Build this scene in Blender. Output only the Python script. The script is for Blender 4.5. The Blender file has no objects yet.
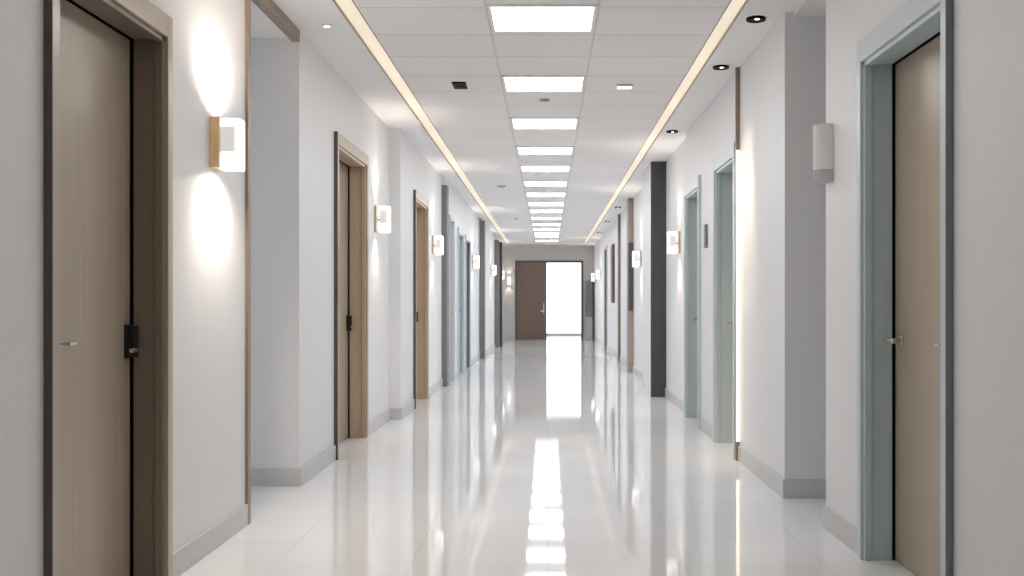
import bpy, bmesh, math, random
from mathutils import Vector, Matrix
random.seed(4)
SC = bpy.context.scene
COL = SC.collection
H = 2.85          # ceiling height
EYE = 1.15

# ------------------------------------------------------------------ materials
def srgb(r, g, b):
    f = lambda c: (c/255/12.92) if c/255 <= .04045 else ((c/255+.055)/1.055)**2.4
    return (f(r), f(g), f(b), 1)

def new_mat(name):
    m = bpy.data.materials.new(name); m.use_nodes = True
    nt = m.node_tree
    return m, nt, nt.nodes['Principled BSDF']

def plain(name, col, rough=.5, metal=0, spec=.5, noise=.04, scale=18, bump=.02, stretch=(1,1,1), coat=0):
    """procedural surface: base colour with a gentle noise variation and bump"""
    m, nt, p = new_mat(name)
    tc = nt.nodes.new('ShaderNodeTexCoord'); mp = nt.nodes.new('ShaderNodeMapping')
    mp.inputs['Scale'].default_value = stretch
    n = nt.nodes.new('ShaderNodeTexNoise'); n.inputs['Scale'].default_value = scale; n.inputs['Detail'].default_value = 3
    nt.links.new(tc.outputs['Object'], mp.inputs[0]); nt.links.new(mp.outputs[0], n.inputs['Vector'])
    r = nt.nodes.new('ShaderNodeValToRGB')
    a = [max(0, c*(1-noise)) for c in col[:3]] + [1]; b = [min(1, c*(1+noise)) for c in col[:3]] + [1]
    r.color_ramp.elements[0].color = a; r.color_ramp.elements[1].color = b
    r.color_ramp.elements[0].position = .3; r.color_ramp.elements[1].position = .7
    nt.links.new(n.outputs['Fac'], r.inputs[0]); nt.links.new(r.outputs[0], p.inputs['Base Color'])
    p.inputs['Roughness'].default_value = rough; p.inputs['Metallic'].default_value = metal
    p.inputs['Specular IOR Level'].default_value = spec
    p.inputs['Coat Weight'].default_value = coat; p.inputs['Coat Roughness'].default_value = .2
    if bump:
        bp = nt.nodes.new('ShaderNodeBump'); bp.inputs['Strength'].default_value = bump; bp.inputs['Distance'].default_value = .01
        nt.links.new(n.outputs['Fac'], bp.inputs['Height']); nt.links.new(bp.outputs[0], p.inputs['Normal'])
    return m

def glow(name, col, strength, noise=0, scale=(1,1,1)):
    m, nt, p = new_mat(name)
    p.inputs['Base Color'].default_value = (.4,.39,.38,1)
    p.inputs['Emission Color'].default_value = col
    p.inputs['Emission Strength'].default_value = strength
    if noise:
        tc = nt.nodes.new('ShaderNodeTexCoord'); mp = nt.nodes.new('ShaderNodeMapping'); mp.inputs['Scale'].default_value = scale
        n = nt.nodes.new('ShaderNodeTexNoise'); n.inputs['Scale'].default_value = 1.0
        mr = nt.nodes.new('ShaderNodeMapRange')
        mr.inputs['From Min'].default_value = .3; mr.inputs['From Max'].default_value = .7
        mr.inputs['To Min'].default_value = strength*(1-noise); mr.inputs['To Max'].default_value = strength*(1+noise)
        nt.links.new(tc.outputs['Object'], mp.inputs[0]); nt.links.new(mp.outputs[0], n.inputs['Vector'])
        nt.links.new(n.outputs['Fac'], mr.inputs[0]); nt.links.new(mr.outputs[0], p.inputs['Emission Strength'])
    return m

def tiles(name, col, line, rough, bw, rh, mortar, off, spec=.5, bumpy=0, rough_var=0, ripple=0):
    m, nt, p = new_mat(name)
    tc = nt.nodes.new('ShaderNodeTexCoord'); mp = nt.nodes.new('ShaderNodeMapping')
    mp.inputs['Location'].default_value = (off[0], off[1], 0)
    b = nt.nodes.new('ShaderNodeTexBrick'); b.offset = 0; b.squash = 1
    b.inputs['Scale'].default_value = 1; b.inputs['Brick Width'].default_value = bw; b.inputs['Row Height'].default_value = rh
    b.inputs['Mortar Size'].default_value = mortar; b.inputs['Mortar Smooth'].default_value = .1; b.inputs['Bias'].default_value = 0
    b.inputs['Color1'].default_value = col; b.inputs['Color2'].default_value = [c*.965 for c in col[:3]] + [1]
    b.inputs['Mortar'].default_value = line
    nt.links.new(tc.outputs['Object'], mp.inputs[0]); nt.links.new(mp.outputs[0], b.inputs['Vector'])
    nt.links.new(b.outputs['Color'], p.inputs['Base Color'])
    p.inputs['Roughness'].default_value = rough; p.inputs['Specular IOR Level'].default_value = spec
    n = nt.nodes.new('ShaderNodeTexNoise'); n.inputs['Scale'].default_value = 2.2; n.inputs['Detail'].default_value = 2
    nt.links.new(tc.outputs['Object'], n.inputs['Vector'])
    if rough_var:
        mr = nt.nodes.new('ShaderNodeMapRange'); mr.inputs['To Min'].default_value = rough-rough_var; mr.inputs['To Max'].default_value = rough+rough_var
        nt.links.new(n.outputs['Fac'], mr.inputs[0]); nt.links.new(mr.outputs[0], p.inputs['Roughness'])
    bp = nt.nodes.new('ShaderNodeBump'); bp.inputs['Strength'].default_value = .25; bp.inputs['Distance'].default_value = .002
    bp.invert = True
    nt.links.new(b.outputs['Fac'], bp.inputs['Height'])
    if bumpy:
        b2 = nt.nodes.new('ShaderNodeBump'); b2.inputs['Strength'].default_value = bumpy; b2.inputs['Distance'].default_value = .01
        nt.links.new(n.outputs['Fac'], b2.inputs['Height']); nt.links.new(bp.outputs[0], b2.inputs['Normal'])
        last = b2
        if ripple:
            m2 = nt.nodes.new('ShaderNodeMapping'); m2.inputs['Scale'].default_value = (1.2, 40, 1)
            n2 = nt.nodes.new('ShaderNodeTexNoise'); n2.inputs['Scale'].default_value = 1; n2.inputs['Detail'].default_value = 2
            nt.links.new(tc.outputs['Object'], m2.inputs[0]); nt.links.new(m2.outputs[0], n2.inputs['Vector'])
            b3 = nt.nodes.new('ShaderNodeBump'); b3.inputs['Strength'].default_value = 1; b3.inputs['Distance'].default_value = ripple
            nt.links.new(n2.outputs['Fac'], b3.inputs['Height']); nt.links.new(b2.outputs[0], b3.inputs['Normal']); last = b3
        nt.links.new(last.outputs[0], p.inputs['Normal'])
    else:
        nt.links.new(bp.outputs[0], p.inputs['Normal'])
    return m

M = {}
M['wall'] = plain('wall_paint', (.815,.82,.83,1), .45, noise=.012, scale=40, bump=.015)
M['soffit'] = plain('soffit_paint', (.86,.85,.845,1), .6, noise=.01, bump=0)
M['tile'] = tiles('ceiling_tile', (.86,.835,.825,1), (.60,.58,.57,1), .8, 40, .5766, .006, (20, -5.78+.5766*20), .2)
M['runner'] = plain('ceiling_runner', (.66,.64,.63,1), .6, noise=.01, bump=0)
M['floor'] = tiles('polished_floor_tile', (.89,.905,.93,1), (.74,.75,.77,1), .045, .6, .45, .0022, (0, .12), .5, .002, .008, .00006)
M['base'] = plain('skirting_paint', (.60,.60,.60,1), .35, noise=.02, bump=0)
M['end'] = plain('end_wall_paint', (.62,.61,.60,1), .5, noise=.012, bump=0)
M['brown'] = plain('taupe_frame', srgb(196,176,152), .35, metal=0, noise=.05, scale=6, stretch=(30,30,1), bump=0)
M['brown_dark'] = plain('dark_taupe_frame', srgb(134,120,106), .35, noise=.05, scale=6, stretch=(30,30,1), bump=0)
M['brown_light'] = plain('taupe_casing', srgb(190,174,156), .28, metal=.1, noise=.04, scale=6, stretch=(30,30,1), bump=0)
M['leaf'] = plain('brushed_taupe_leaf', srgb(182,168,150), .3, metal=.1, noise=.07, scale=3, stretch=(22,22,.35), bump=.01)
M['leaf_grey'] = plain('grey_leaf', srgb(150,158,162), .35, noise=.04, scale=3, stretch=(22,22,.35), bump=0)
M['blue'] = plain('blue_grey_frame', srgb(196,212,217), .32, noise=.03, scale=6, stretch=(30,30,1), bump=0)
M['blue_light'] = plain('pale_blue_grey_casing', srgb(205,213,217), .28, noise=.03, scale=6, stretch=(30,30,1), bump=0)
M['white_frame'] = plain('white_frame', srgb(205,208,210), .4, noise=.02, bump=0)
M['edge_dark'] = plain('dark_casing_edge', srgb(92,86,80), .4, metal=.2, noise=.04, bump=0)
M['edge_grey'] = plain('grey_casing_edge', srgb(128,132,136), .4, metal=.2, noise=.04, bump=0)
M['trim'] = plain('bronze_trim', srgb(150,132,114), .35, metal=.4, noise=.04, bump=0)
M['charcoal'] = plain('charcoal_grey', srgb(72,72,75), .45, noise=.05, scale=5, stretch=(10,10,.5), bump=0)
M['pillar'] = plain('grey_pillar_paint', srgb(122,121,120), .5, noise=.03, bump=0)
M['pillar_taupe'] = plain('taupe_pillar_paint', srgb(168,156,146), .5, noise=.03, bump=0)
M['pillar_brown'] = plain('brown_pillar_paint', srgb(128,112,98), .5, noise=.03, bump=0)
M['board'] = plain('dark_board', srgb(92,80,74), .4, noise=.06, bump=0)
M['steel'] = plain('satin_steel', (.62,.61,.59,1), .25, metal=1, noise=.03, bump=0)
M['dark_metal'] = plain('dark_bronze', (.035,.03,.027,1), .35, metal=.6, noise=.05, bump=0)
M['black'] = plain('black_plastic', (.004,.004,.004,1), .6, spec=.1, noise=.05, bump=0)
M['white_plastic'] = plain('white_plastic', (.80,.80,.80,1), .35, noise=.01, bump=0)
M['grey_plastic'] = plain('grey_plastic', (.52,.52,.53,1), .4, noise=.01, bump=0)
M['detector'] = plain('detector_plastic', (.42,.41,.41,1), .5, noise=.02, bump=0)
M['oak'] = plain('oak_plate', srgb(244,208,160), .45, noise=.08, scale=8, stretch=(12,12,1), bump=0)
M['plate_pale'] = plain('pale_plate', srgb(196,182,162), .45, noise=.05, bump=0)
M['cab_dark'] = plain('cabinet_dark_panel', srgb(112,116,120), .3, noise=.03, bump=0)
M['cab'] = plain('cabinet_body', srgb(165,174,178), .4, noise=.03, bump=0)
M['panel'] = glow('panel_glow', (.965,.985,1,1), 11.5)
M['led'] = glow('led_glow', (1,.83,.62,1), .72, .10, (.2,.9,.2))
M['shade'] = glow('shade_glow', (1,.97,.93,1), 1.8)
M['lamp'] = glow('lamp_holder_glow', (1,.96,.92,1), .5)  # holder is no lamp; faint emission stands in for light reaching it
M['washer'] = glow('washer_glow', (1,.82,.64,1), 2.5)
M['bulb'] = glow('bulb_glow', (1,.97,.93,1), 4)
M['daylight'] = glow('frosted_daylight', (.95,.975,1,1), 1.7)
M['daylight_soft'] = glow('frosted_daylight_soft', (.94,.97,1,1), .8)

# ------------------------------------------------------------------ mesh helpers
class MB:
    """collects shapes into one mesh; each shape carries its own material"""
    def __init__(self, *mats): self.bm = bmesh.new(); self.mats = list(mats)
    def _mi(self, faces, m):
        if m is None: return
        if m not in self.mats: self.mats.append(m)
        i = self.mats.index(m)
        for f in faces: f.material_index = i
    def box(self, x0, x1, y0, y1, z0, z1, m=None):
        xs, ys, zs = sorted((x0,x1)), sorted((y0,y1)), sorted((z0,z1))
        v = [self.bm.verts.new((x,y,z)) for x in xs for y in ys for z in zs]
        q = [(0,1,3,2),(4,6,7,5),(0,4,5,1),(2,3,7,6),(0,2,6,4),(1,5,7,3)]
        fs = [self.bm.faces.new([v[i] for i in f]) for f in q]
        self._mi(fs, m); return self
    def prism(self, poly, z0, z1, m=None):
        a = [self.bm.verts.new((x,y,z0)) for x,y in poly]; b = [self.bm.verts.new((x,y,z1)) for x,y in poly]
        n = len(poly)
        fs = [self.bm.faces.new((a[i],a[(i+1)%n],b[(i+1)%n],b[i])) for i in range(n)]
        fs += [self.bm.faces.new(a[::-1]), self.bm.faces.new(b)]
        self._mi(fs, m); return self
    def cyl(self, c, r, h, axis='Z', seg=24, m=None, r2=None):
        rot = {'Z': Matrix(), 'X': Matrix.Rotation(math.pi/2,4,'Y'), 'Y': Matrix.Rotation(math.pi/2,4,'X')}[axis]
        n0 = len(self.bm.faces); self.bm.faces.ensure_lookup_table()
        old = set(self.bm.faces)
        bmesh.ops.create_cone(self.bm, cap_ends=True, segments=seg, radius1=r, radius2=r if r2 is None else r2, depth=h, matrix=Matrix.Translation(c) @ rot)
        self._mi([f for f in self.bm.faces if f not in old], m); return self
    def sphere(self, c, r, m=None, sc=(1,1,1)):
        old = set(self.bm.faces)
        bmesh.ops.create_uvsphere(self.bm, u_segments=16, v_segments=10, radius=r, matrix=Matrix.Translation(c) @ Matrix.Diagonal((*sc,1)))
        self._mi([f for f in self.bm.faces if f not in old], m); return self
    def build(self, name, mat=None, parent=None, bevel=0, smooth=False, origin=None):
        bmesh.ops.recalc_face_normals(self.bm, faces=self.bm.faces)
        if origin is not None:
            bmesh.ops.translate(self.bm, verts=self.bm.verts, vec=-Vector(origin))
        me = bpy.data.meshes.new(name); self.bm.to_mesh(me); self.bm.free()
        ms = self.mats if self.mats else [mat]
        if self.mats and mat is not None and mat not in ms: ms = [mat] + ms
        for m in ms: me.materials.append(m)
        if smooth:
            for p in me.polygons: p.use_smooth = True
            me.set_sharp_from_angle(angle=math.radians(40))
        o = bpy.data.objects.new(name, me); COL.objects.link(o)
        if origin is not None: o.location = origin
        if parent is not None:
            o.parent = parent
            if origin is not None: o.location = (0,0,0)
        if bevel:
            b = o.modifiers.new('edge', 'BEVEL'); b.width = bevel; b.segments = 2; b.limit_method = 'ANGLE'
        return o

def empty(name, loc):
    e = bpy.data.objects.new(name, None); e.location = loc; e.empty_display_size = .1; COL.objects.link(e); return e
def tag(o, label, cat, group=None, kind=None):
    o['label'] = label; o['category'] = cat
    if group: o['group'] = group
    if kind: o['kind'] = kind
    return o
def dup(root, loc, label):
    """copy of a thing with its parts and sub-parts"""
    r = root.copy(); COL.objects.link(r); r.location = loc; r['label'] = label
    for ch in list(root.children):
        if ch.type == 'LIGHT': continue
        c = ch.copy(); COL.objects.link(c); c.parent = r
        for g in ch.children:
            d = g.copy(); COL.objects.link(d); d.parent = c
    return r
def spot(name, loc, direction, power, col, angle, blend=1.0, size=.02):
    l = bpy.data.lights.new(name, 'SPOT'); l.energy = power; l.color = col
    l.spot_size = math.radians(angle); l.spot_blend = blend; l.shadow_soft_size = size
    o = bpy.data.objects.new(name, l); COL.objects.link(o); o.location = loc
    o.rotation_euler = Vector(direction).to_track_quat('-Z','Y').to_euler(); return o

# ------------------------------------------------------------------ layout tables
Y_BACK, Y_END = -1.6, 30.4
# wall runs: (face x, y0, y1)
LEFT = [(-1.56, Y_BACK, 5.19), (-1.555, 6.25, 9.8), (-1.445, 9.8, 13.6), (-1.39, 13.6, 20.3), (-1.36, 20.3, Y_END)]
RIGHT = [(1.42, Y_BACK, 5.11), (1.39, 5.87, 7.28), (1.385, 7.28, 10.02), (1.43, 10.02, 12.6), (1.40, 12.6, Y_END)]
# doors: wall x, y0, y1, top, recess, frame mat, casing mat, edge mat, leaf mat, header height, handles[(y, z, kind)], label
LDOORS = [
 (-1.56, 3.145, 4.04, 2.22, .122, 'brown_dark','brown_light','edge_dark','leaf', .09, [(3.44,1.006,'knob'),(3.985,.96,'plate')],
   'taupe metal door in a bronze frame on the left wall, nearest the camera, with dark lock plate'),
 (-1.555, 7.32, 8.47, 2.305, .135, 'brown','brown_light','edge_dark','leaf', .085, [(8.40,.94,'plate')],
   'taupe door in bronze frame between the first two glowing sconces on the left wall'),
 (-1.445, 10.78, 11.86, 2.27, .13, 'brown','brown_light','edge_dark','leaf', .085, [(11.8,.94,'plate')],
   'taupe door in bronze frame just before the tall dark grey pillar on the left'),
 (-1.39, 13.98, 14.6, 2.33, .065, 'white_frame','white_frame','white_frame','white_frame', .04, [(14.5,1.0,'lever')],
   'narrow pale grey recessed door directly behind the left dark grey pillar'),
 (-1.39, 15.4, 16.25, 2.22, .09, 'blue','blue_light','blue_light','leaf_grey', .08, [(16.15,1.0,'lever')],
   'blue-grey recessed doorway, nearer of two past the left dark grey pillar'),
 (-1.39, 16.75, 17.6, 2.20, .09, 'edge_grey','blue_light','blue_light','leaf_grey', .08, [(17.5,1.0,'lever')],
   'darker grey doorway, farther of two past the left dark grey pillar'),
]
RDOORS = [
 (1.42, 3.555, 4.465, 2.22, .125, 'blue','blue_light','edge_grey','leaf', .10, [(3.85,.985,'knob'),(4.36,.983,'lever')],
   'taupe metal door in a blue-grey frame on the right wall, nearest the camera, with steel lever'),
 (1.385, 7.36, 8.2, 2.22, .15, 'blue','blue_light','blue_light','leaf', .10, [(8.1,.98,'lever')],
   'blue-grey doorway behind the warmly lit corner on the right, with a slim sign plate beyond it'),
 (1.385, 9.1, 9.96, 2.20, .13, 'blue','blue_light','blue_light','leaf', .10, [(9.86,.98,'lever')],
   'blue-grey doorway on the right between the slim sign plate and the small lit sconce'),
 (1.40, 23.5, 24.5, 2.42, .12, 'edge_grey','white_frame','white_frame','leaf_grey', .06, [(24.4,1.0,'lever')],
   'grey doorway far down the right wall beyond the dark notice board'),
]
CW = .05   # casing width

# ------------------------------------------------------------------ room shell
def wall(name, runs, doors, s, label):
    mb = MB(M['wall'])
    for (x, y0, y1) in runs:
        xo = x + s*.30
        ds = sorted(d for d in doors if y0 <= d[1] < y1)
        y = y0
        for d in ds:
            mb.box(x, xo, y, d[1], 0, H); mb.box(x, xo, d[1], d[2], d[3], H); y = d[2]
        mb.box(x, xo, y, y1, 0, H)
    return mb
# left wall with the opening to a side passage
mb = wall('wall_left', LEFT, LDOORS, -1, '')
mb.box(-3.6, -1.86, 4.89, 5.19, 0, H); mb.box(-3.6, -1.855, 6.25, 6.55, 0, H); mb.box(-3.9, -3.6, 4.95, 6.55, 0, H)
o = mb.build('wall_left'); tag(o, 'white painted left corridor wall stepping in past a side opening', 'wall', kind='structure')
mb = wall('wall_right', RIGHT, RDOORS, 1, '')
mb.box(1.72, 3.4, 4.81, 5.11, 0, H); mb.box(1.69, 3.4, 5.87, 6.17, 0, H); mb.box(3.4, 3.7, 4.81, 6.17, 0, H)
o = mb.build('wall_right'); tag(o, 'white painted right corridor wall with a narrow side opening', 'wall', kind='structure')
# end wall with the double door opening
EX0, EX1, EZ = -.965, 1.04, 2.37
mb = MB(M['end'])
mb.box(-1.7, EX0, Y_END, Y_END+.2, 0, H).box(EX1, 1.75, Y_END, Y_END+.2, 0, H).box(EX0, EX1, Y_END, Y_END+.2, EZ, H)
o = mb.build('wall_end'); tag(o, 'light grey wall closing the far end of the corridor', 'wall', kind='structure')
mb = MB(M['wall']); mb.box(-1.9, 1.75, Y_BACK-.2, Y_BACK, 0, H)
o = mb.build('wall_back'); tag(o, 'white wall behind the viewpoint', 'wall', kind='structure')
# vestibule beyond the double door
mb = MB(M['wall']); mb.box(-2.0, -1.8, Y_END+.2, 35, 0, H).box(2.4, 2.6, Y_END+.2, 35, 0, H)
o = mb.build('wall_vestibule'); tag(o, 'white side walls of the bright lobby beyond the open doorway', 'wall', kind='structure')
# floor
mb = MB(M['floor']); mb.box(-4, 4, Y_BACK-.2, 35.2, -.1, 0)
o = mb.build('floor'); tag(o, 'polished white tiled corridor floor mirroring the ceiling lights', 'floor', kind='structure')
# ceiling: tiled centre strip, painted sides, slots left for the light channels
SL0, SL1, SR0, SR1, SE0, SE1 = -1.215, -1.10, 1.03, 1.13, 28.85, 29.3
mb = MB(M['tile'], M['soffit'])
mb.box(SL1, SR0, Y_BACK-.2, SE0, H, H+.08, M['tile'])
mb.box(-4, SL0, Y_BACK-.2, 35.2, H, H+.08, M['soffit']); mb.box(SR1, 4, Y_BACK-.2, 35.2, H, H+.08, M['soffit'])
mb.box(SL0, SR1, SE1, 35.2, H, H+.08, M['soffit'])
mb.box(SL0, SR1, Y_BACK-.2, SE1, H+.08, H+.12, M['soffit'])
for x in (-.358, .292): mb.box(x-.006, x+.006, Y_BACK, SE0, H-.003, H, M['runner'])
# lowered soffits of the two side openings
mb.box(-3.6, -1.60, 5.19, 6.25, 2.80, H, M['soffit']); mb.box(1.44, 3.4, 5.11, 5.87, 2.83, H, M['soffit'])
o = mb.build('ceiling'); tag(o, 'white ceiling with square tiles down the middle and plain painted sides', 'ceiling', kind='structure')
# baseboards
def bb_run(mb, x, y0, y1, s, doors):
    t = .014
    y = y0
    for d in sorted(d for d in doors if y0 <= d[1] < y1):
        if d[1]-CW > y: mb.box(x - s*t, x, y, d[1]-CW, 0, .11)
        y = d[2]+CW
    mb.box(x - s*t, x, y, y1, 0, .11)
mb = MB(M['base'])
for r in LEFT: bb_run(mb, r[0], r[1], r[2], -1, LDOORS)
mb.box(-3.6, -1.541, 6.236, 6.25, 0, .11); mb.box(-1.555, -1.431, 9.786, 9.8, 0, .11); mb.box(-3.6,-1.56,5.19,5.204,0,.11)
o = mb.build('baseboard_left', bevel=.003); tag(o, 'grey skirting board along the left wall', 'baseboard', kind='structure')
mb = MB(M['base'])
for r in RIGHT: bb_run(mb, r[0], r[1], r[2], 1, RDOORS)
mb.box(1.376, 3.4, 5.856, 5.87, 0, .11); mb.box(1.406,3.4,5.11,5.124,0,.11)
o = mb.build('baseboard_right', bevel=.003); tag(o, 'grey skirting board along the right wall', 'baseboard', kind='structure')
mb = MB(M['base']); mb.box(-1.36, EX0-.02, Y_END-.014, Y_END, 0, .11).box(EX1+.02, 1.4, Y_END-.014, Y_END, 0, .11)
o = mb.build('baseboard_end', bevel=.003); tag(o, 'grey skirting board along the far end wall', 'baseboard', kind='structure')

# bronze corner trims and header band
mb = MB(M['trim']); mb.box(-1.563, -1.545, 5.15, 5.20, .0, H)
o = mb.build('trim_1', bevel=.003); tag(o, 'thin bronze vertical corner trim at the left side opening', 'trim', kind='structure')
mb = MB(M['trim']); mb.box(-1.60, -1.55, 5.20, 6.25, 2.775, 2.845)
o = mb.build('trim_2', bevel=.003); tag(o, 'bronze header band over the left side opening', 'trim', kind='structure')
mb = MB(M['trim']); mb.box(1.362, 1.388, 7.245, 7.279, 0.0, H)
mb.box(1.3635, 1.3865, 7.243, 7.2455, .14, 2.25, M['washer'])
o = mb.build('trim_3'); tag(o, 'thin bronze vertical trim at the warmly lit right corner', 'trim', kind='structure')

# windows beyond: frosted daylight
def window(name, axis, a0, a1, pos, z0, z1, mat, label, nx):
    e = empty(name, (0,0,0)); tag(e, label, 'window', kind='structure')
    f, g = MB(M['grey_plastic']), MB(mat)
    def b(mb, u0, u1, z0, z1, d0, d1):
        if axis == 'Y': mb.box(u0, u1, pos+d0, pos+d1, z0, z1)
        else: mb.box(pos+d0, pos+d1, u0, u1, z0, z1)
    b(f, a0, a1, 0, z0, -.03, .05)
    if z1 < H: b(f, a0, a1, z1, H, -.03, .05)
    for k in range(nx+1):
        u = a0 + (a1-a0)*k/nx
        if nx > 1 and 0 < k < nx: continue
        b(f, u-.02, u+.02, z0, z1, -.02, .05)
    b(g, a0, a1, z0, z1, 0, .02)
    f.build('window_frame', parent=e); g.build('pane', parent=e)
window('window_1', 'Y', -1.8, 2.4, 34.8, .06, 2.82, M['daylight'], 'bright frosted glass wall of the lobby seen through the open doorway', 1)
window('window_2', 'X', 5.3, 6.2, -3.55, .3, 2.5, M['daylight_soft'], 'frosted window at the end of the left side passage', 1)

# ------------------------------------------------------------------ doors
ND = 0
def handle(e_leaf, org, s, xl, y, z, kind):
    """xl is the leaf's face; the handle stands out of it into the corridor (direction -s)"""
    h = MB(M['steel']); d = -s
    if kind == 'plate':
        p = MB(M['dark_metal']); p.box(xl, xl+d*.012, y-.02, y+.02, z-.035, z+.10); p.box(xl+d*.012, xl+d*.04, y-.012, y+.026, z-.03, z+.095)
        p.build('lock_plate', parent=e_leaf, bevel=.002, origin=org)
        h.cyl((xl+d*.05, y, z), .009, .03, 'X'); h.box(xl+d*.05, xl+d*.064, y-.09, y+.012, z-.008, z+.008)
    elif kind == 'lever':
        h.cyl((xl+d*.005, y, z), .025, .01, 'X'); h.cyl((xl+d*.04, y, z), .010, .07, 'X')
        h.box(xl+d*.062, xl+d*.082, y-.11, y+.012, z-.011, z+.009)
    else:
        h.cyl((xl+d*.004, y, z), .016, .008, 'X'); h.cyl((xl+d*.02, y, z), .006, .04, 'X'); h.box(xl+d*.034, xl+d*.046, y-.012, y+.035, z-.006, z+.006)
    h.build('door_handle', parent=e_leaf, bevel=.002, origin=org, smooth=True)
def door(s, d):
    global ND; ND += 1
    x, y0, y1, zt, rec, mf, mc, me, ml, hh, hs, label = d
    org = (x, (y0+y1)/2, 0)
    e = empty('door_%d' % ND, org); tag(e, label, 'door', kind='structure')
    xi = x + s*rec                                   # leaf face
    f = MB(M[mf], M[mc], M[me]); L = .012
    xb = x + s*(rec-.012)
    f.box(x, xb, y0, y0+L, 0, zt, M[mf]).box(x, xb, y1-L, y1, 0, zt, M[mf]).box(x, xb, y0, y1, zt-L, zt, M[mf])
    # rebate stop strip behind the leaf line
    f.box(x - s*.012, x + s*.02, y0, y0+.022, 0, zt-.0, M[mf]).box(x - s*.012, x + s*.02, y1-.022, y1, 0, zt, M[mf]).box(x - s*.012, x + s*.02, y0, y1, zt-.022, zt, M[mf])
    fo = f.build('door_frame', parent=e, bevel=.002, origin=org)
    c = MB(M[mc], M[me]); p = .026                   # casing
    c.box(x, x - s*p, y0-CW, y0, 0, zt+hh, M[mc]).box(x, x - s*p, y1, y1+CW, 0, zt+hh, M[mc]).box(x, x - s*p, y0, y1, zt, zt+hh, M[mc])
    c.box(x, x - s*(p+.002), y0-CW-.004, y0-CW, 0, zt+hh, M[me])
    c.build('casing', parent=e, bevel=.002, origin=org)
    l = MB(M[ml]); l.box(xi, xi + s*.045, y0+.016, y1-.016, .008, zt-.016)
    lo = l.build('door_leaf', parent=e, bevel=.002, origin=org)
    b = MB(M['black']); b.box(xi + s*.05, xi + s*.07, y0, y1, 0, zt); b.box(xb, xi + s*.05, y0, y0+.006, 0, zt); b.box(xb, xi + s*.05, y1-.006, y1, 0, zt); b.box(xb, xi + s*.05, y0, y1, zt-.006, zt); b.build('gap_shade', parent=e, origin=org)  # black backing and strips put the gap's shade around the leaf into colour
    for (y, z, k) in hs: handle(lo, org, s, xi, y, z, k)
for d in LDOORS: door(-1, d)
for d in RDOORS: door(1, d)
# double door in the end wall: left leaf shut, right half open to the bright lobby
ND += 1
org = ((EX0+EX1)/2, Y_END, 0)
e = empty('door_%d' % ND, org); tag(e, 'taupe double door in the far end wall, right half open to bright daylight', 'door', kind='structure')
f = MB(M['edge_dark'])
f.box(EX0-.03, EX0+.02, Y_END-.03, Y_END+.2, 0, EZ+.04).box(EX1-.03, EX1+.03, Y_END-.03, Y_END+.2, 0, EZ+.04).box(EX0+.02, EX1-.03, Y_END-.03, Y_END+.2, EZ-.02, EZ+.04)
f.build('door_frame', parent=e, bevel=.003, origin=org)
M['leaf_end'] = plain('end_leaf', srgb(120,104,92), .4, metal=.1, noise=.05, scale=3, stretch=(22,22,.35), bump=0)
l = MB(M['leaf_end']); l.box(EX0+.02, -.045, Y_END-.02, Y_END+.03, .001, EZ-.02); lo = l.build('door_leaf', parent=e, bevel=.003, origin=org)
h = MB(M['steel']); h.box(-.15, -.11, Y_END-.03, Y_END-.02, .78, 1.12); h.cyl((-.13, Y_END-.05, .88), .015, .06, 'Y'); h.box(-.24, -.115, Y_END-.085, Y_END-.065, .86, .90)
h.build('door_handle', parent=lo, bevel=.003, origin=org)
l = MB(M['leaf_end']); l.box(EX1+.04, EX1+.083, Y_END+.21, Y_END+1.16, .004, EZ-.02); lo = l.build('door_leaf', parent=e, bevel=.003, origin=org)

# ------------------------------------------------------------------ pillars
def pillar(name, boxes, label):
    mb = MB()
    for (b, m) in boxes: mb.box(*b, m)
    o = mb.build(name, bevel=.003); tag(o, label, 'pillar', kind='structure')
pillar('pillar', [((-1.46,-1.374,13.58,13.85,0,2.74), M['pillar'])], 'tall dark grey pillar on the left wall beside the third glowing sconce')
pillar('pillar.001', [((-1.38,-1.285,20.25,20.5,0,2.80), M['pillar'])], 'slim grey pillar on the left wall past the two blue-grey doorways')
pillar('pillar.002', [((-1.37,-1.245,25.35,25.6,0,2.72), M['pillar'])], 'slim grey pillar near the far end of the left wall')
pillar('pillar.003', [((-1.27,-1.185,25.75,25.95,0,2.70), M['charcoal'])], 'narrow charcoal post near the far end of the left wall')
pillar('pillar.004', [((1.246,1.45,12.1,12.14,0,H-.001), M['charcoal']), ((1.248,1.42,12.14,13.1,0,H-.001), M['wall'])], 'wide charcoal faced pillar jutting from the right wall')  # thin dark front slab, deeper block behind in the lighter wall colour
pillar('pillar.005', [((1.312,1.41,16.35,16.7,0,H-.01), M['pillar_taupe'])], 'pale taupe pillar on the right carrying a dark brown board')
pillar('pillar.006', [((1.358,1.41,19.3,19.5,0,H-.01), M['pillar_brown'])], 'narrow brown pillar on the right behind the taupe pillar')

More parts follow.
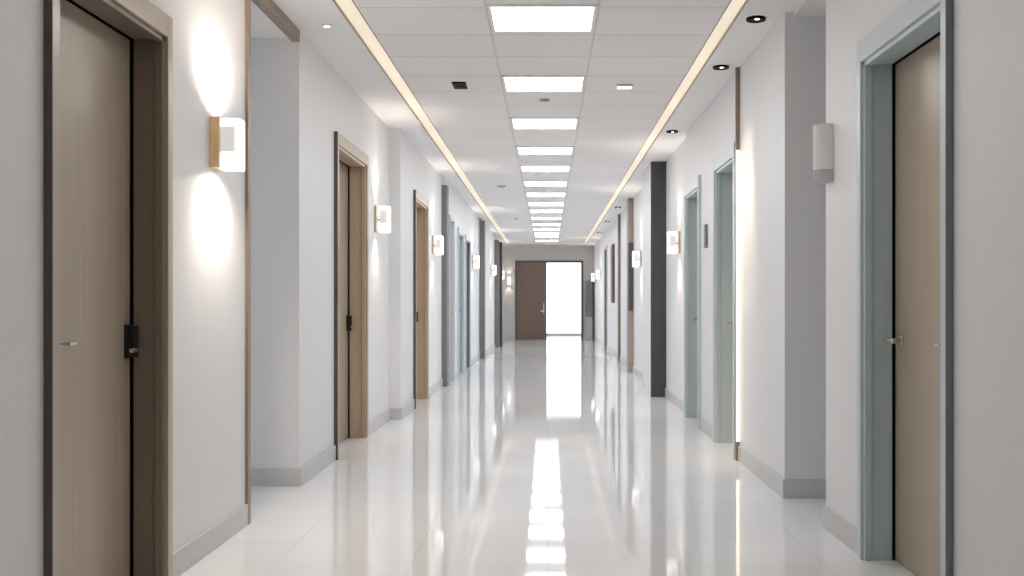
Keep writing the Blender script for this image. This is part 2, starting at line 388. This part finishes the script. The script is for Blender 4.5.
# ------------------------------------------------------------------ ceiling lights
PY = [5.73,7.52,9.24,10.93,12.45,14.05,15.52,17.05,18.4,19.95,21.6,23.1,24.45,25.55,27.4]
PXC, PW, PL = -.032, .59, .51
ordw = ['first','second','third','fourth','fifth','sixth','seventh','eighth','ninth','tenth','eleventh','twelfth','thirteenth','fourteenth','fifteenth']
e = empty('ceiling_light', (PXC, PY[0]+PL/2, H)); tag(e, '', 'ceiling light', 'square ceiling light panels')
f = MB(M['white_plastic']); a, b = PW/2, PL/2; t = .022
f.box(-a-t,-a,-b-t,b+t,-.012,0).box(a,a+t,-b-t,b+t,-.012,0).box(-a,a,-b-t,-b,-.012,0).box(-a,a,b,b+t,-.012,0)
f.build('frame', parent=e, bevel=.003)
g = MB(M['panel']); g.box(-a,a,-b,b,-.007,-.001); g.build('diffuser', parent=e)
for i, y in enumerate(PY):
    lab = 'bright white square ceiling light panel, %s of the row counted from the near end' % ordw[i]
    if i == 0: lab = 'bright white square ceiling light panel nearest the camera, largest of the row'; e['label'] = lab; continue
    if i == len(PY)-1: lab = 'bright white square ceiling light panel nearest the far end wall, last of the row'
    dup(e, (PXC, y+PL/2, H), lab)

# cove light channel: U-shaped, set into the ceiling slots
e = empty('cove_light', (0, 0, H)); tag(e, 'warm cream strip light set in the ceiling along both sides and the far end', 'strip light')
g = MB(M['led'])
g.box(SL0+.008, SL1-.008, Y_BACK, SE1-.01, .012, .03).box(SR0+.008, SR1-.008, Y_BACK, SE1-.01, .012, .03).box(SL1-.008, SR0+.008, SE0+.01, SE1-.01, .012, .03)
g.build('diffuser', parent=e)
g = MB(M['trim'])
for (x0, x1) in ((SL0, SL0+.006), (SL1-.006, SL1), (SR0, SR0+.006), (SR1-.006, SR1)):
    g.box(x0, x1, Y_BACK, SE0 if x0 in (SL1-.006, SR0) else SE1, -.002, .03)
g.box(SL1, SR0, SE0, SE0+.006, -.002, .03).box(SL0, SR1, SE1-.006, SE1, -.002, .03)
g.build('channel_edge', parent=e)

# ------------------------------------------------------------------ wall sconces
WARM = (1, .86, .73)
def sconce_proto(s, label, pt=.02):
    """origin on the wall face at mid height; sticks out by direction d"""
    d = -s
    e = empty('wall_sconce', (0,0,0)); tag(e, label, 'wall lamp', 'glowing wall sconces')
    p = MB(M['oak'] if pt > .03 else M['plate_pale']); p.box(0, d*pt, -.055, .055, -.12, .115); p.build('back_plate', parent=e, bevel=.003)
    k = MB(M['steel']); k.cyl((d*.04, -.02, -.01), .012, .05, 'X'); k.sphere((d*.042,-.036,-.015), .012); k.cyl((d*.042,-.036,.018), .007, .012, 'Y'); k.build('bracket', parent=e, smooth=True)
    g = MB(M['shade']); g.box(d*.036, d*.132, -.035, .060, -.125, .112); g.build('lamp_shade', parent=e, bevel=.006)
    c = MB(M['lamp']); c.cyl((d*.080, -.034, .010), .034, .115, 'Z', 32); c.build('lamp_holder', parent=e, smooth=True)
    return e
def sconce_lights(x, y, z, s, pw, cone=115):
    d = -s
    spot('spot_lamp', (x+d*.085, y, z+.135), (-d*.10, 0, 1), pw, WARM, cone, 1.0, .04)
    spot('spot_lamp', (x+d*.085, y, z-.145), (-d*.10, 0, -1), pw*1.1, WARM, cone, 1.0, .04)
LS = [(-1.56, 4.66, 1.89, 'glowing square glass wall sconce with wooden back plate, nearest on the left wall'),
      (-1.555, 9.0, 1.90, 'glowing white wall sconce on the left between the second and third taupe doors'),
      (-1.445, 12.5, 1.865, 'glowing white wall sconce on the left beside the tall dark grey pillar'),
      (-1.39, 18.3, 1.89, 'small glowing wall sconce on the left past the two blue-grey doorways'),
      (-1.36, 23.7, 1.91, 'tiny glowing wall sconce on the left between the two far slim grey pillars'),
      (-1.36, 28.0, 1.91, 'tiny glowing wall sconce on the left wall past the narrow charcoal post')]
RS = [(1.43, 10.85, 1.80, 'glowing white wall sconce on the right just before the charcoal faced pillar'),
      (1.40, 15.0, 1.80, 'glowing wall sconce on the right between the charcoal pillar and the taupe pillar'),
      (1.40, 26.4, 1.88, 'tiny glowing wall sconce on the right past the far grey doorway'),
      (1.40, 29.2, 1.88, 'tiny glowing wall sconce on the right closest to the far end wall')]
for (lst, s) in ((LS, -1), (RS, 1)):
    p = sconce_proto(s, lst[0][3], .046 if s < 0 else .02); p.location = lst[0][:3]
    rest = lst[1:]
    if s < 0:
        p = sconce_proto(s, lst[1][3]); p.location = lst[1][:3]; rest = lst[2:]
    for q in rest: dup(p, q[:3], q[3])
    for i, q in enumerate(lst): sconce_lights(q[0], q[1], q[2], s, *((34.0, 165) if i == 0 and s < 0 else (14.0, 115)))
# sconce on the end wall, turned to face down the corridor
p = bpy.data.objects['wall_sconce.001']
r = dup(p, (-1.19, Y_END-.0, 1.80), 'tiny glowing sconce on the far end wall left of the double door'); r.rotation_euler.z = -math.pi/2
spot('spot_lamp', (-1.19, Y_END-.09, 1.94), (0,.2,1), 3, WARM, 100); spot('spot_lamp', (-1.19, Y_END-.09, 1.655), (0,.2,-1), 3, WARM, 100)

# unlit sconce on the near right wall corner
e = empty('wall_sconce', (1.42, 5.03, 1.895)); tag(e, 'unlit white half-round wall sconce at the near right corner by the big door', 'wall lamp')
poly = [(0,-.055)] + [(-.085*math.sin(a)-.0, -.055*math.cos(a)) for a in [math.pi*k/12 for k in range(1,12)]] + [(0,.055)]
b = MB(M['white_plastic']); b.prism(poly, -.085, .145); b.build('lamp_shade', parent=e, bevel=.004)
b = MB(M['grey_plastic']); b.prism([(x*.97,y*.97) for x,y in poly], -.145, -.088); b.build('lower_cap', parent=e, bevel=.004)

# ------------------------------------------------------------------ small fixtures
def downlight(loc, label, first=None):
    if first: return dup(first, loc, label)
    e = empty('downlight', loc); tag(e, label, 'downlight', 'black downlights along the right ceiling edge')
    r = MB(M['black'])
    r.cyl((0,0,-.007), .058, .014, 'Z', 32); r.build('ring', parent=e, smooth=True)
    b = MB(M['bulb']); b.sphere((.0,-.03,-.014), .015, sc=(1,.8,.3)); b.build('bulb', parent=e, smooth=True)
    return e
DL = [(1.246,5.99,'black round downlight nearest the camera in the right ceiling edge'),
      (1.249,7.22,'black downlight above the bronze trimmed corner in the right ceiling edge'),
      (1.235,9.94,'black downlight in the right ceiling edge just before the charcoal pillar'),
      (1.25,17.9,'small downlight in the right ceiling edge past the taupe pillar'),
      (1.25,21.0,'small downlight in the right ceiling edge past the narrow brown pillar'),
      (1.25,24.3,'farthest small downlight in the right ceiling edge')]
p = downlight((DL[0][0], DL[0][1], H), DL[0][2])
for q in DL[1:]: downlight((q[0], q[1], H), q[2], p)
for q, pw in list(zip(DL, (1, 1, 1, 3, 3, 3)))[3:]:
    spot('spot_lamp', (q[0], q[1]-.06, H-.03), (.12,-.02,-1), pw, WARM, 95, .8, .03)

spot('spot_lamp', (.95, 6.62, H-.03), (.44,.58,-1.1), 50, (1,.78,.58), 46, 1, .04)  # added warm spot with no fixture, brightens the wall by the bronze trim
spot('spot_lamp', (.95, 6.62, H-.03), (.44,.58,-1.9), 90, (1,.78,.58), 40, 1, .04)  # second added spot, aimed lower, likewise without a fixture
e = empty('downlight', (-1.357, 6.14, H)); tag(e, 'tiny white downlight in the left ceiling edge', 'downlight')
b = MB(M['white_plastic']); b.cyl((0,0,-.004), .03, .008, 'Z', 24); b.build('ring', parent=e, smooth=True)
b = MB(M['bulb']); b.cyl((0,0,-.009), .017, .004, 'Z', 24); b.build('bulb', parent=e)

e = empty('ceiling_sensor', (-.69, 7.83, H)); tag(e, 'small square black ceiling fixture left of the second light panel', 'ceiling sensor')
b = MB(M['black']); b.box(-.054,.054,-.12,.11,-.012,0); b.build('housing', parent=e, bevel=.006)
b = MB(M['black']); b.cyl((0,0,-.014), .03, .006, 'Z', 24); b.build('lens', parent=e)

e = empty('ceiling_spotlight', (.60, 7.85, H)); tag(e, 'small white ceiling fixture with three bright lenses right of the second light panel', 'ceiling spotlight')
b = MB(M['grey_plastic']); b.box(-.062,.062,-.045,.045,-.015,0); b.build('housing', parent=e, bevel=.004)
for x in (-.041, 0, .041):
    b = MB(M['bulb']); b.box(x-.015,x+.015,-.034,.034,-.02,-.014); b.build('lens', parent=e, bevel=.003)

def detector(loc, label, r, first=None):
    e = empty('smoke_detector', loc); tag(e, label, 'smoke detector', 'round ceiling detectors')
    b = MB(M['detector']); b.cyl((0,0,-.006), r, .012, 'Z', 32).cyl((0,0,-.013), r*.8, .006, 'Z', 32, r2=r*.85); b.build('housing', parent=e, smooth=True)
    b = MB(M['grey_plastic']); b.cyl((0,0,-.018), r*.4, .005, 'Z', 24); b.build('cap', parent=e, smooth=True)
detector((-.03, 8.40, H), 'flat grey ceiling detector between the second and third light panels', .042)
detector((-.68, 14.65, H), 'grey ceiling detector left of the sixth light panel', .065)
detector((-.63, 20.4, H), 'tiny grey ceiling detector far down, left of the light panels', .055)

# slim sign plate between the two right doorways
mb = MB(M['edge_grey']); mb.box(1.362, 1.385, 8.67, 8.74, 1.62, 1.825)
o = mb.build('sign_plate', bevel=.003); tag(o, 'slim blank grey sign plate on the right wall between two blue-grey doorways', 'sign')
# dark board on the taupe pillar and notice board on the wall further on
e = empty('notice_board', (1.348, 16.35, 1.57)); tag(e, 'narrow dark brown board fixed on the pale taupe pillar', 'notice board')
b = MB(M['edge_dark']); b.box(-.037,.037,-.025,0,-.56,.55); b.build('frame', parent=e, bevel=.003)
b = MB(M['board']); b.box(-.028,.028,-.03,-.024,-.545,.535); b.build('panel', parent=e)
e = empty('notice_board', (1.40, 21.3, 1.75)); tag(e, 'dark tall notice board on the far right wall past the narrow brown pillar', 'notice board')
b = MB(M['edge_dark']); b.box(-.04,0,-.35,.35,-.62,.62); b.build('frame', parent=e, bevel=.004)
b = MB(M['board']); b.box(-.046,-.04,-.31,.31,-.58,.58); b.build('panel', parent=e)
# grey cabinet by the end wall
e = empty('cabinet', (1.225, 30.15, 0)); tag(e, 'slim grey cabinet with dark upper panel standing right of the far double door', 'cabinet')
b = MB(M['cab']); b.box(-.115,.115,-.14,.23,0,1.80); b.build('body', parent=e, bevel=.006)
b = MB(M['cab_dark']); b.box(-.105,.105,-.155,-.14,.70,1.78); b.build('upper_panel', parent=e, bevel=.004)
b = MB(M['cab']); b.box(-.105,.105,-.155,-.14,.05,.67); b.build('lower_panel', parent=e, bevel=.004)

# ------------------------------------------------------------------ general light behind the viewpoint (ceiling lamps of the same row, out of view)
def area(loc, sx, sy, power, col=(1,.98,.95), rot=(0,0,0)):
    l = bpy.data.lights.new('area_lamp', 'AREA'); l.shape = 'RECTANGLE'; l.size = sx; l.size_y = sy; l.energy = power; l.color = col
    o = bpy.data.objects.new('area_lamp', l); COL.objects.link(o); o.location = loc; o.rotation_euler = rot
area((PXC, 4.0, H-.02), .6, .55, 5)
area((PXC, 1.0, H-.02), .6, .55, 5)

# ------------------------------------------------------------------ world, camera, colour
w = bpy.data.worlds.new('world'); SC.world = w; w.use_nodes = True
w.node_tree.nodes['Background'].inputs[0].default_value = (.02,.02,.02,1)
cam = bpy.data.cameras.new('camera'); co = bpy.data.objects.new('camera', cam); COL.objects.link(co)
co.location = (0, 0, EYE); co.rotation_euler = (math.pi/2, 0, 0)
cam.sensor_width = 36; cam.lens = 36*1000/1024; cam.shift_x = -36/1024; cam.shift_y = 14/1024
cam.clip_start = .05; cam.clip_end = 200
SC.camera = co
SC.view_settings.view_transform = 'Standard'; SC.view_settings.look = 'None'
SC.view_settings.exposure = 0; SC.view_settings.gamma = 1
SC.cycles.max_bounces = 10; SC.cycles.diffuse_bounces = 8; SC.cycles.glossy_bounces = 5
SC.cycles.sample_clamp_indirect = 6
SC.cycles.use_denoising = True
